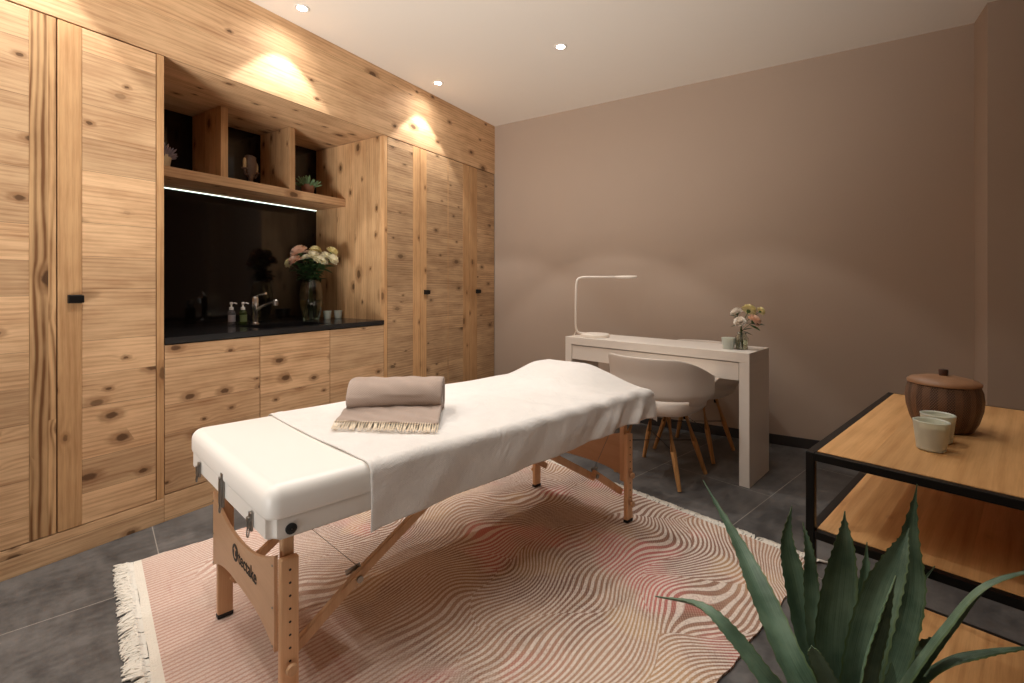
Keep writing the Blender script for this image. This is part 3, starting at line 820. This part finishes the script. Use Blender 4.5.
# ------------------------------------------------------------------ folded blanket
def blanket():
    t = thing('folded_blanket', 'taupe wool blanket folded into a roll with cream fringe, lying on the white sheet', 'blanket', (-1.19, 1.114, .655), math.radians(36))
    prof = smoothpath([(0, .052, .012), (0, .08, .019), (0, .11, .026), (0, .145, .036), (0, .170, .040), (0, .160, .058), (0, .163, .088), (0, .185, .117), (0, .225, .130), (0, .275, .126), (0, .318, .100), (0, .330, .062), (0, .318, .022), (0, .27, .003)], 6)
    n = 44; W_ = .345; bm = bmesh.new(); G = []
    for i in range(n+1):
        q = i/n; x0 = -W_/2+W_*q; row = []
        for k, p in enumerate(prof):
            f_ = 1-min(1, k/26)
            x = x0*(1+.0*f_)-f_*.018*(1-q)*1.0-(.012*(1-f_))*-1*(1 if q > .5 else 0)*0
            e = abs(2*q-1)
            inset = .010*sstep(e, .9, 1)*(1 if k > 26 else 0)
            y, z = p.y, p.z
            if k > 26: y += -(y-.245)*inset*4; z += -(z-.07)*inset*4
            if k == 0: pass
            z += .0016*math.sin(x*40+k*.6)+.0012*math.sin(x*87+k*.3)
            if 22 <= k <= 34: y += .005*math.sin(x*16+1)
            row.append(bm.verts.new((x, y, z)))
        for k_, v_ in enumerate(row): v_.co.y -= v_.co.x*.17*(1-sstep(k_, 8, 26))
        G.append(row)
    for i in range(n):
        for k in range(len(prof)-1): bm.faces.new((G[i][k], G[i+1][k], G[i+1][k+1], G[i][k+1]))
    o = obj('wool_cloth', bm, M_BLANKET, t, smooth=True, sharp=180)
    so = o.modifiers.new('thick', 'SOLIDIFY'); so.thickness = .006; so.offset = 0
    # the coiled layers that show at both ends of the roll
    for sx in (-1, 1):
        bm = bmesh.new(); x1 = sx*(W_/2-.004); x0 = sx*(W_/2-.05)
        for s_ in (1.0, .70, .42):
            ring = [(.245+(p.y-.245)*s_*.93, .070+(p.z-.070)*s_*.93) for p in prof[28:]]
            R0 = [bm.verts.new((x0, y, z)) for y, z in ring]; R1 = [bm.verts.new((x1-sx*.004*(1-s_), y, z)) for y, z in ring]
            s2 = s_-.16; ring2 = [(.245+(p.y-.245)*s2*.93, .070+(p.z-.070)*s2*.93) for p in prof[28:]]
            R2 = [bm.verts.new((x1-sx*.004*(1-s_), y, z)) for y, z in ring2]; R3 = [bm.verts.new((x1-sx*.02, y, z)) for y, z in ring2]
            m_ = len(ring)
            for k in range(m_):
                k2 = (k+1) % m_
                bm.faces.new((R0[k], R0[k2], R1[k2], R1[k])); bm.faces.new((R1[k], R1[k2], R2[k2], R2[k])); bm.faces.new((R2[k], R2[k2], R3[k2], R3[k]))
            if s_ == .42: bm.faces.new(R3)
        obj('rolled_layers', bm, M_BLANKET, o, smooth=True, sharp=60)
    bm = bmesh.new(); r_ = random.Random(4); m_ = 42
    for k in range(m_):
        x = -W_/2-.016+(W_+.016)*k/(m_-1)
        y_ = -x*.17
        kx = x+r_.uniform(-.001, .001)
        tube(bm, [(kx, .056, .0155), (kx, .044, .0150)], [.0016, .0022], 5)
        for q in range(3):
            dx = r_.gauss(0, .0035); L = r_.uniform(.040, .056)
            tube(bm, [(kx, .046, .0145), (kx+dx*.5, .020, .0075), (kx+dx, .046-L, .0030+r_.random()*.002)], [.0018, .0018, .0012], 5)
    for v_ in bm.verts: v_.co.y -= v_.co.x*.17
    f_ = obj('fringe', bm, M_FRINGE, o, smooth=True); f_['label'] = 'cream knotted fringe'
blanket()

# ------------------------------------------------------------------ desk
DR = math.radians(-12.2)
d = thing('desk', 'narrow white lacquered desk with a long drawer, standing before the taupe wall', 'desk', (-.27, 2.96, 0), DR)
DW, DD, DH = 1.30, .362, .76
obj('desk_top', B(-DW, 0, 0, DD, DH-.055, DH, bev=.0015), M_DESK, d)
obj('side_panel', B(-.056, 0, 0, DD, 0, DH-.0555, bev=.0015), M_DESK, d)
obj('side_panel', B(-DW, -DW+.056, 0, DD, 0, DH-.0555, bev=.0015), M_DESK, d)
dw = obj('drawer', B(-DW+.060, -.060, .006, .024, .598, .6995, bev=.001), M_DESK, d)
bm = bmesh.new(); box(bm, -DW+.066, -.066, .024, .33, .612, .618)
for q in ((-DW+.066, -DW+.078), (-.078, -.066)): box(bm, q[0], q[1], .024, .33, .618, .69)
box(bm, -DW+.078, -.078, .318, .33, .618, .69)
obj('drawer_box', bm, M_DESK, dw)

# ------------------------------------------------------------------ tub chairs
def chair(loc, rot, label):
    t = thing('tub_chair', label, 'chair', loc, rot, 'white tub chairs at the desk')
    N, M = 72, 18; bm = bmesh.new(); G = []
    TH = math.radians(138)
    for i in range(N+1):
        th = -TH+2*TH*i/N; at = abs(math.degrees(th)); row = []
        zr = .735-.115*sstep(at, 35, 112)-.10*sstep(at, 112, 140)
        zl = .425+.072*(1-sstep(at, 56, 70))
        for k in range(M+1):
            q = k/M; z = zl+(zr-zl)*q
            g = sstep(z, .395, .53)
            rx = .195+.115*g+.010*sstep(z, .6, .74); ry = .185+.085*g+.02*sstep(z, .6, .74)
            row.append(bm.verts.new((-rx*math.sin(th)*1.0, -ry*math.cos(th)*1.02, z)))
        G.append(row)
    for i in range(N):
        for k in range(M): bm.faces.new((G[i][k], G[i+1][k], G[i+1][k+1], G[i][k+1]))
    o = obj('shell', bm, M_SHELL, t, smooth=True, sharp=70)
    so = o.modifiers.new('thick', 'SOLIDIFY'); so.thickness = .009; so.offset = -1
    bv = o.modifiers.new('soft', 'BEVEL'); bv.width = .003; bv.segments = 2; bv.limit_method = 'ANGLE'
    # seat: a rounded pad that reaches out below the back
    bm = bmesh.new(); n = 56; rings = []
    def se(a, rx, ry, p=3.4):
        ca, sa = math.cos(a), math.sin(a)
        return rx*abs(ca)**(2/p)*(1 if ca > 0 else -1), ry*abs(sa)**(2/p)*(1 if sa > 0 else -1)
    for s_, z in ((.80, .405), (.93, .411), (.985, .430), (1.0, .455), (.985, .477), (.95, .488), (.80, .492), (.4, .488)):
        rings.append([bm.verts.new((*se(2*PI*k/n, .238*s_, .246*s_), z)) for k in range(n)])
    for a, b in zip(rings, rings[1:]):
        for k in range(n): bm.faces.new((a[k], a[(k+1) % n], b[(k+1) % n], b[k]))
    bm.faces.new(rings[0][::-1]); bm.faces.new(rings[-1])
    obj('seat', bm, M_SHELL, t, smooth=True, sharp=50)
    bm = bmesh.new()
    for sx in (-1, 1):
        tube(bm, [(-sx*.10, -.10, .398), (sx*.10, .10, .398)], .009, 8)
        tube(bm, [(sx*.186*.76, -.165*.8, .20), (-sx*.186*.76, .178*.8, .20)], .0035, 8)
        for sy_ in (-1, 1): tube(bm, [(sx*.098, sy_*.098, .408), (sx*.108, sy_*.104, .33)], .011, 8)
    obj('under_frame', bm, M_BLACK, t, smooth=True)
    for sx in (-1, 1):
        for sy_ in (-1, 1):
            bm = bmesh.new(); tube(bm, [(sx*.098, sy_*.100, .405), (sx*.15, sy_*.14, .20), (sx*.205, sy_*.176, .002)], [.0175, .0165, .0115], 14)
            obj('leg', bm, W_LEG, t, smooth=True, sharp=50)
    return t
chair((-.755, 2.922, 0), math.radians(-12.5), 'white tub chair with oak legs in front of the white desk, beside the massage table')
chair((-.664, 3.462, 0), math.radians(180-12.5), 'white tub chair with oak legs behind the white desk, against the taupe wall')

# ------------------------------------------------------------------ on the desk
t = thing('desk_lamp', 'slim white bracket-shaped desk lamp on the left end of the white desk', 'lamp', (-1.338, 3.322, DH), math.radians(31.9))
bm = bmesh.new(); lathe(bm, [(.100, 0), (.106, .003), (.106, .020), (.100, .025), (.001, .026)], 48); obj('base', bm, M_LAMP, t, smooth=True)
bm = bmesh.new()
pth = smoothpath([(-.02, 0, .024), (-.08, 0, .026), (-.125, 0, .034), (-.143, 0, .07), (-.146, 0, .15), (-.144, 0, .30), (-.140, 0, .395), (-.128, 0, .432), (-.09, 0, .446), (0, 0, .447), (.17, 0, .447)], 6)
tube(bm, pth, .0075, 12); obj('stem', bm, M_LAMP, t, smooth=True)
bm = bmesh.new(); N = 20
top = []
for (x, w_, z0, z1) in ((.15, .010, .441, .455), (.17, .024, .436, .457), (.21, .034, .433, .458), (.26, .035, .433, .458), (.30, .026, .438, .458), (.312, .008, .445, .456)):
    top.append([bm.verts.new((x, w_*math.cos(a), (z0+z1)/2+(z1-z0)/2*math.sin(a))) for a in [2*PI*k/N for k in range(N)]])
for a, b in zip(top, top[1:]):
    for k in range(N): bm.faces.new((a[k], a[(k+1) % N], b[(k+1) % N], b[k]))
bm.faces.new(top[0][::-1]); bm.faces.new(top[-1]); obj('lamp_head', bm, M_LAMP, t, smooth=True, sharp=60)
bm = bmesh.new(); tube(bm, smoothpath([(-.142, .0, .05), (-.155, .015, .012), (-.165, .04, .004), (-.15, .08, .003)], 5), .003, 8); obj('power_cord', bm, M_LAMP, t, smooth=True)

VD = (-.328, 3.135, DH)
vase('bud_vase', VD, [(.030, 0), (.035, .003), (.036, .03), (.037, .068), (.030, .080), (.024, .088), (.026, .100)], .0025, .055,
     'small clear glass vase on the right end of the white desk')
rnd = random.Random(8)
GD = 'cut flowers in the small desk vase'
# R is the camera-right direction only for listing; offsets are in room axes
for dx, dy, z, R_, m_, lab in (
    (-.028, .006, .220, .038, P_WHITE, 'ivory carnation at upper left in the small vase on the desk'),
    (.035, .057, .233, .044, P_YELL, 'pale yellow carnation at the top right in the small vase on the desk'),
    (-.006, -.039, .168, .037, P_WHITE, 'ivory carnation at lower left in the small vase on the desk'),
    (.067, .006, .173, .044, P_PEACH, 'peach carnation at lower right in the small vase on the desk'),
    (.098, .058, .230, .028, P_YELL, 'small pale yellow carnation at the far right in the small desk vase')):
    flower(VD, (-dx*.22, -dy*.22, .008), (dx, dy, z), R_, m_, lab, GD, rnd, leaves=2)
votive(-.398, 3.118, DH, .040, .068, 'pale green candle glass beside the small flower vase on the white desk', 'candle glasses')

# ------------------------------------------------------------------ console table
CT = thing('console_table', 'oak and black steel console with open shelves at the right, behind the agave', 'table', (-.001, 1.213, 0), TILT)
CW, CD, CH = .56, .856, .78
b_ = .017
bm = bmesh.new()
for x in (0, CW-b_):
    for y in (0, CD-b_): box(bm, x, x+b_, y, y+b_, 0, CH, bev=.0015)
for z in (CH, .612, .100):
    for y in (0, CD-b_): box(bm, b_, CW-b_, y, y+b_, z-b_, z-.0005, bev=.001)
    for x in (0, CW-b_): box(bm, x, x+b_, b_, CD-b_, z-b_, z-.0005, bev=.001)
o = obj('steel_frame', bm, M_BLACK, CT); o['label'] = 'black square steel frame'
obj('table_top', B(b_+.001, CW-b_-.001, b_+.001, CD-b_-.001, CH-.020, CH+.001, bev=.001), W_OAK, CT)
obj('shelf', B(b_+.001, CW-b_-.001, b_+.001, CD-b_-.001, .592, .613, bev=.001), W_OAK, CT)
obj('shelf', B(b_+.001, CW-b_-.001, b_+.001, CD-b_-.001, .080, .101, bev=.001), W_OAK, CT)

t = thing('lidded_basket', 'round dark carved wooden pot with a knobbed lid on the oak console', 'basket', (.293, 1.580, CH+.0015))
M_BASK = NT('carved_basket'); co, o3 = M_BASK.coords()
ang = M_BASK.math('ARCTAN2', o3[1], o3[0])
rib = M_BASK.math('SINE', M_BASK.math('MULTIPLY', ang, 90.0)); ro_ = M_BASK.math('SINE', M_BASK.math('MULTIPLY', o3[2], 900.0))
band = M_BASK.smooth(M_BASK.math('SINE', M_BASK.math('MULTIPLY', ang, 15.0)), -.3, .3)
f_ = M_BASK.math('MULTIPLY', M_BASK.math('ADD', M_BASK.math('MULTIPLY', rib, ro_), 1.0), M_BASK.math('ADD', .25, M_BASK.math('MULTIPLY', band, .4)), clamp=True)
nn = M_BASK.noise(co, 30, 4)
cc = M_BASK.mix(nn, srgb(140, 104, 76), srgb(100, 70, 50)); cc = M_BASK.mix(f_, cc, srgb(60, 40, 28))
M_BASK.l(cc, M_BASK.b.inputs['Base Color']); M_BASK.b.inputs['Roughness'].default_value = .5; M_BASK.bump(f_, .8, .003)
bm = bmesh.new(); lathe(bm, [(.048, 0), (.057, .004), (.067, .024), (.075, .055), (.077, .078), (.075, .098), (.071, .112), (.067, .112), (.065, .10), (.001, .098)], 90,
                        fn=lambda a, z: 1+.016*abs(math.sin(a*7.5))*(1 if z < .11 else .3))
bmesh.ops.scale(bm, vec=(.96, .96, 1), verts=bm.verts); obj('body', bm, M_BASK.m, t, smooth=True, sharp=70)
M_LID = plain('lid_wood', srgb(146, 108, 78), .42, vary=.3, vscale=35, bumpy=.4, bscale=90)
bm = bmesh.new(); lathe(bm, [(.066, .1125), (.071, .114), (.0715, .119), (.065, .125), (.040, .131), (.010, .134), (.001, .134)], 64)
ld = obj('lid', bm, M_LID, t, smooth=True, sharp=60)
bm = bmesh.new(); lathe(bm, [(.008, .1335), (.009, .136), (.0095, .146), (.0088, .149), (.001, .150)], 20)
obj('knob', bm, plain('knob_wood', srgb(72, 46, 34), .5), ld, smooth=True)
votive(.233, 1.364, CH+.0015, .032, .064, 'pale green candle glass on the console, the nearer of two before the carved pot', 'candle glasses')
votive(.258, 1.444, CH+.0015, .032, .064, 'pale green candle glass right beside the carved pot on the console', 'candle glasses')

# ------------------------------------------------------------------ agave in its pot
LEAVES = [
    ([(0.064, 0.994, 0.361), (-0.009, 0.97, 0.444), (-0.073, 1.039, 0.528), (-0.124, 1.115, 0.585), (-0.208, 1.193, 0.679)], 0.047),
    ([(0.056, 0.978, 0.362), (-0.045, 0.926, 0.447), (-0.108, 0.93, 0.505), (-0.17, 0.945, 0.535), (-0.262, 0.975, 0.506)], 0.029),
    ([(0.066, 1.016, 0.344), (0.009, 1.036, 0.447), (-0.022, 1.07, 0.567), (-0.034, 1.085, 0.635), (-0.024, 1.102, 0.698)], 0.041),
    ([(0.066, 1.016, 0.344), (0.018, 1.02, 0.462), (0.006, 1.055, 0.565), (0.003, 1.064, 0.636), (-0.005, 1.081, 0.68)], 0.027),
    ([(0.059, 0.958, 0.38), (0.034, 0.953, 0.513), (0.042, 0.98, 0.619), (0.053, 0.998, 0.691), (0.058, 1.012, 0.745)], 0.056),
    ([(0.073, 1.021, 0.344), (0.085, 1.083, 0.466), (0.094, 1.121, 0.559), (0.101, 1.147, 0.641)], 0.034),
    ([(0.08, 1.026, 0.344), (0.128, 1.077, 0.487), (0.152, 1.103, 0.589), (0.157, 1.106, 0.68), (0.171, 1.114, 0.781)], 0.05),
    ([(0.068, 0.953, 0.388), (0.075, 0.957, 0.511), (0.102, 0.996, 0.614), (0.131, 1.025, 0.684), (0.15, 1.047, 0.725)], 0.049),
    ([(0.071, 0.933, 0.406), (0.083, 0.93, 0.534), (0.102, 0.941, 0.613), (0.121, 0.953, 0.682)], 0.027),
    ([(0.088, 1.03, 0.344), (0.122, 1.084, 0.444), (0.156, 1.127, 0.549), (0.203, 1.156, 0.622)], 0.02),
    ([(0.091, 0.989, 0.371), (0.143, 0.989, 0.503), (0.189, 1.006, 0.59), (0.237, 1.015, 0.671), (0.308, 1.038, 0.711)], 0.029),
    ([(0.091, 0.989, 0.371), (0.151, 1.005, 0.479), (0.195, 1.01, 0.539), (0.247, 1.032, 0.562), (0.316, 1.064, 0.577)], 0.022),
    ([(0.062, 0.928, 0.406), (0.034, 0.889, 0.51), (0.012, 0.875, 0.565), (0.007, 0.871, 0.579)], 0.023),
    ([(0.09, 1.01, 0.353), (0.14, 1.063, 0.449), (0.183, 1.122, 0.48), (0.222, 1.146, 0.513)], 0.034),
]
ag = thing('potted_agave', 'large green agave with toothed leaves in a pale pot in the right foreground', 'potted plant', (.072, .975, 0))
bm = bmesh.new(); lathe(bm, [(.095, 0), (.103, .004), (.118, .12), (.130, .26), (.133, .34), (.136, .358), (.131, .364), (.124, .358), (.122, .33), (.001, .325)], 56)
pot = obj('pot', bm, plain('pale_clay', srgb(206, 186, 142), .75, vary=.08, bumpy=.2, bscale=60), ag, smooth=True, sharp=50)
bm = bmesh.new(); lathe(bm, [(.001, .334), (.06, .336), (.1195, .330)], 40, close_bottom=False, fn=lambda a, z: 1); obj('soil', bm, M_SOIL, pot, smooth=True)
def agave_mat():
    t = NT('agave_leaf'); co, o = t.coords()
    at = t.n('ShaderNodeAttribute'); at.attribute_name = 'across'
    s = at.outputs['Fac']
    n_ = t.noise(co, 18, 4); n2 = t.noise(t.xyz(t.math('MULTIPLY', s, 40.0), t.math('MULTIPLY', o[2], 6.0), 0.0), 1.0, 3)
    f = t.math('ADD', t.math('MULTIPLY', n_, .5), t.math('MULTIPLY', n2, .5))
    c = t.mix(t.smooth(f, .35, .65), srgb(66, 92, 72), srgb(120, 146, 122))
    e = t.smooth(t.math('ABSOLUTE', s), .86, .97)
    c = t.mix(t.math('MULTIPLY', e, .7), c, srgb(96, 116, 66))
    t.l(c, t.b.inputs['Base Color']); t.b.inputs['Roughness'].default_value = .42
    t.b.inputs['Specular IOR Level'].default_value = .45; t.bump(n2, .25, .002); return t.m
M_AG = agave_mat()
M_TOOTH = plain('leaf_tooth', srgb(66, 48, 32), .6)
def agave_leaf(pts, width, seed):
    c0 = Vector((.072, .975, 0)); P = [Vector(p)-c0 for p in pts]
    path = smoothpath(P, 14); n = len(path)-1; r_ = random.Random(seed)
    # the channel opens towards the heart of the rosette
    L = sum((path[i+1]-path[i]).length for i in range(n))
    mid = path[n//2]; rad = Vector((mid.x, mid.y, 0)); tip = path[-1]
    out = Vector((tip.x, tip.y, 0)); out = out.normalized() if out.length > .02 else Vector((.5, -.85, 0))
    base_side = Vector((-out.y, out.x, 0)); bl = r_.uniform(-.25, .25)
    view = Vector((.83, .55, 0))                        # most blades are twisted so that their broad face looks out across the rug
    if base_side.dot(view) < 0: base_side = -base_side
    side0 = (base_side*.35+view*.65).normalized()
    top, botm, acr = [], [], []
    bm = bmesh.new(); lay = bm.verts.layers.float.new('across')
    K = 8
    for i, p in enumerate(path):
        q = i/n; d = (path[min(i+1, n)]-path[max(i-1, 0)]).normalized()
        s = (side0-d*side0.dot(d)).normalized(); u = s.cross(d).normalized()
        w_ = width*.5*(.86+.24*math.sin(PI*min(1, q*1.5)))*(1-sstep(q, .52, 1.02)**1.3)+.0006
        th = .0075*(1-q)**.7+.0012
        rt, rb = [], []
        for k in range(K+1):
            g = -1+2*k/K; gg = g
            tooth = .0022*(1 if (i % 3 == 0 and abs(g) == 1 and 3 < i < n-3) else 0)
            dish = (abs(g)**1.6)*w_*.42
            a = bm.verts.new(p+s*(w_*g+tooth*g)+u*dish); a[lay] = g; rt.append(a)
            b = bm.verts.new(p+s*(w_*g+tooth*g)*.985+u*(dish-th*(1-g*g)-.0006)); b[lay] = g; rb.append(b)
        top.append(rt); botm.append(rb)
    for i in range(n):
        for k in range(K):
            bm.faces.new((top[i][k], top[i][k+1], top[i+1][k+1], top[i+1][k]))
            bm.faces.new((botm[i][k+1], botm[i][k], botm[i+1][k], botm[i+1][k+1]))
        for k in (0, K): bm.faces.new((top[i][k], top[i+1][k], botm[i+1][k], botm[i][k]))
    for rw in (0, n):
        for k in range(K): bm.faces.new((top[rw][k], botm[rw][k], botm[rw][k+1], top[rw][k+1]))
    lf = obj('leaf', bm, M_AG, ag, smooth=True, sharp=70)
    return lf
for i, (pts, w_) in enumerate(LEAVES): agave_leaf(pts, w_, i)

# ------------------------------------------------------------------ ceiling downlights
def downlight(x, y, label, k=1.0):
    t = thing('downlight', label, 'ceiling light', (x, y, ZC), group='recessed ceiling downlights')
    bm = bmesh.new(); lathe(bm, [(.026, -.0005), (.030, -.004), (.040, -.005), (.044, -.0005)], 36, close_bottom=False); obj('trim_ring', bm, M_RING, t, smooth=True)
    bm = bmesh.new(); lathe(bm, [(.001, -.0022), (.0262, -.0022)], 28, close_bottom=False); obj('lens', bm, M_LENS, t)
    for nm, ang, W_, bl, rad in (('beam', BEAM_A, BEAM_W, BEAM_BL, .022), ('spill', 168, SPILL_W, .9, .03)):
        li = bpy.data.lights.new('downlight_'+nm, 'SPOT'); li.energy = W_*k; li.spot_size = math.radians(ang); li.spot_blend = bl
        li.shadow_soft_size = rad; li.color = LCOL
        lo = bpy.data.objects.new('downlight_'+nm, li); COL.objects.link(lo); lo.parent = t; lo.location = (0, 0, -.012)
BEAM_A, BEAM_W, BEAM_BL, SPILL_W, LCOL = 82, 29, .18, 7, (1, .975, .94)
XS, YS = (-2.447, -1.383, -.32), (2.832, 1.656, .48, -.70)
LAB = {(0, 0): 'small round ceiling downlight near the larch wall above the three-door wardrobe', (0, 1): 'small round ceiling downlight near the larch wall above the sink niche',
       (1, 0): 'small round ceiling downlight alone in the ceiling nearer the taupe wall'}
for i, x in enumerate(XS):
    for j, y in enumerate(YS):
        downlight(x, y, LAB.get((i, j), 'small round ceiling downlight outside the picture, one of the rest of the grid'), .5 if (i, j) == (2, 0) else .42 if i == 2 else 1.15 if (i, j) == (1, 0) else 1.0)

# unseen fill light on a stand, added to brighten the ceiling and upper wall
FILL_W = 470
fx = thing('fill_light_stand', 'black stand of an added fill light behind the camera position, outside the picture', 'lamp', (-1.35, -1.25, 0))
bm = bmesh.new(); lathe(bm, [(.15, 0), (.16, .006), (.155, .016), (.02, .022), (.012, .03), (.012, .22), (.05, .24), (.10, .30), (.14, .36), (.135, .362), (.09, .30), (.001, .27)], 40); obj('body', bm, M_BLACK, fx, smooth=True)
li = bpy.data.lights.new('ceiling_fill', 'SPOT'); li.energy = FILL_W; li.spot_size = math.radians(78); li.spot_blend = 1.0; li.shadow_soft_size = .5; li.color = LCOL
lo = bpy.data.objects.new('ceiling_fill', li); COL.objects.link(lo); lo.location = (-1.35, -1.25, .44)
lo.rotation_euler = (Vector((-1.8, 1.7, 2.73))-Vector(lo.location)).to_track_quat('-Z', 'Y').to_euler()

wd = bpy.data.worlds.new('world'); SC.world = wd; wd.use_nodes = True
wd.node_tree.nodes['Background'].inputs[0].default_value = (.03, .025, .02, 1)

# ------------------------------------------------------------------ camera
cam = bpy.data.cameras.new('camera'); co_ = bpy.data.objects.new('camera', cam); COL.objects.link(co_)
cam.sensor_width = 36; cam.lens = 36*472/1024; cam.shift_y = -55.5/1024; cam.clip_start = .02
co_.location = (0, 0, 1.14); co_.rotation_euler = (PI/2, 0, math.atan2(294, 472)); SC.camera = co_
SC.view_settings.view_transform = 'Standard'; SC.view_settings.look = 'None'
SC.view_settings.gamma = 1; SC.view_settings.use_curve_mapping = False; SC.view_settings.exposure = .2
SC.cycles.use_denoising = True
SC.cycles.max_bounces = 10; SC.cycles.diffuse_bounces = 6; SC.cycles.transmission_bounces = 8; SC.cycles.glossy_bounces = 5
SC.cycles.sample_clamp_indirect = 4; SC.cycles.caustics_reflective = False; SC.cycles.caustics_refractive = False
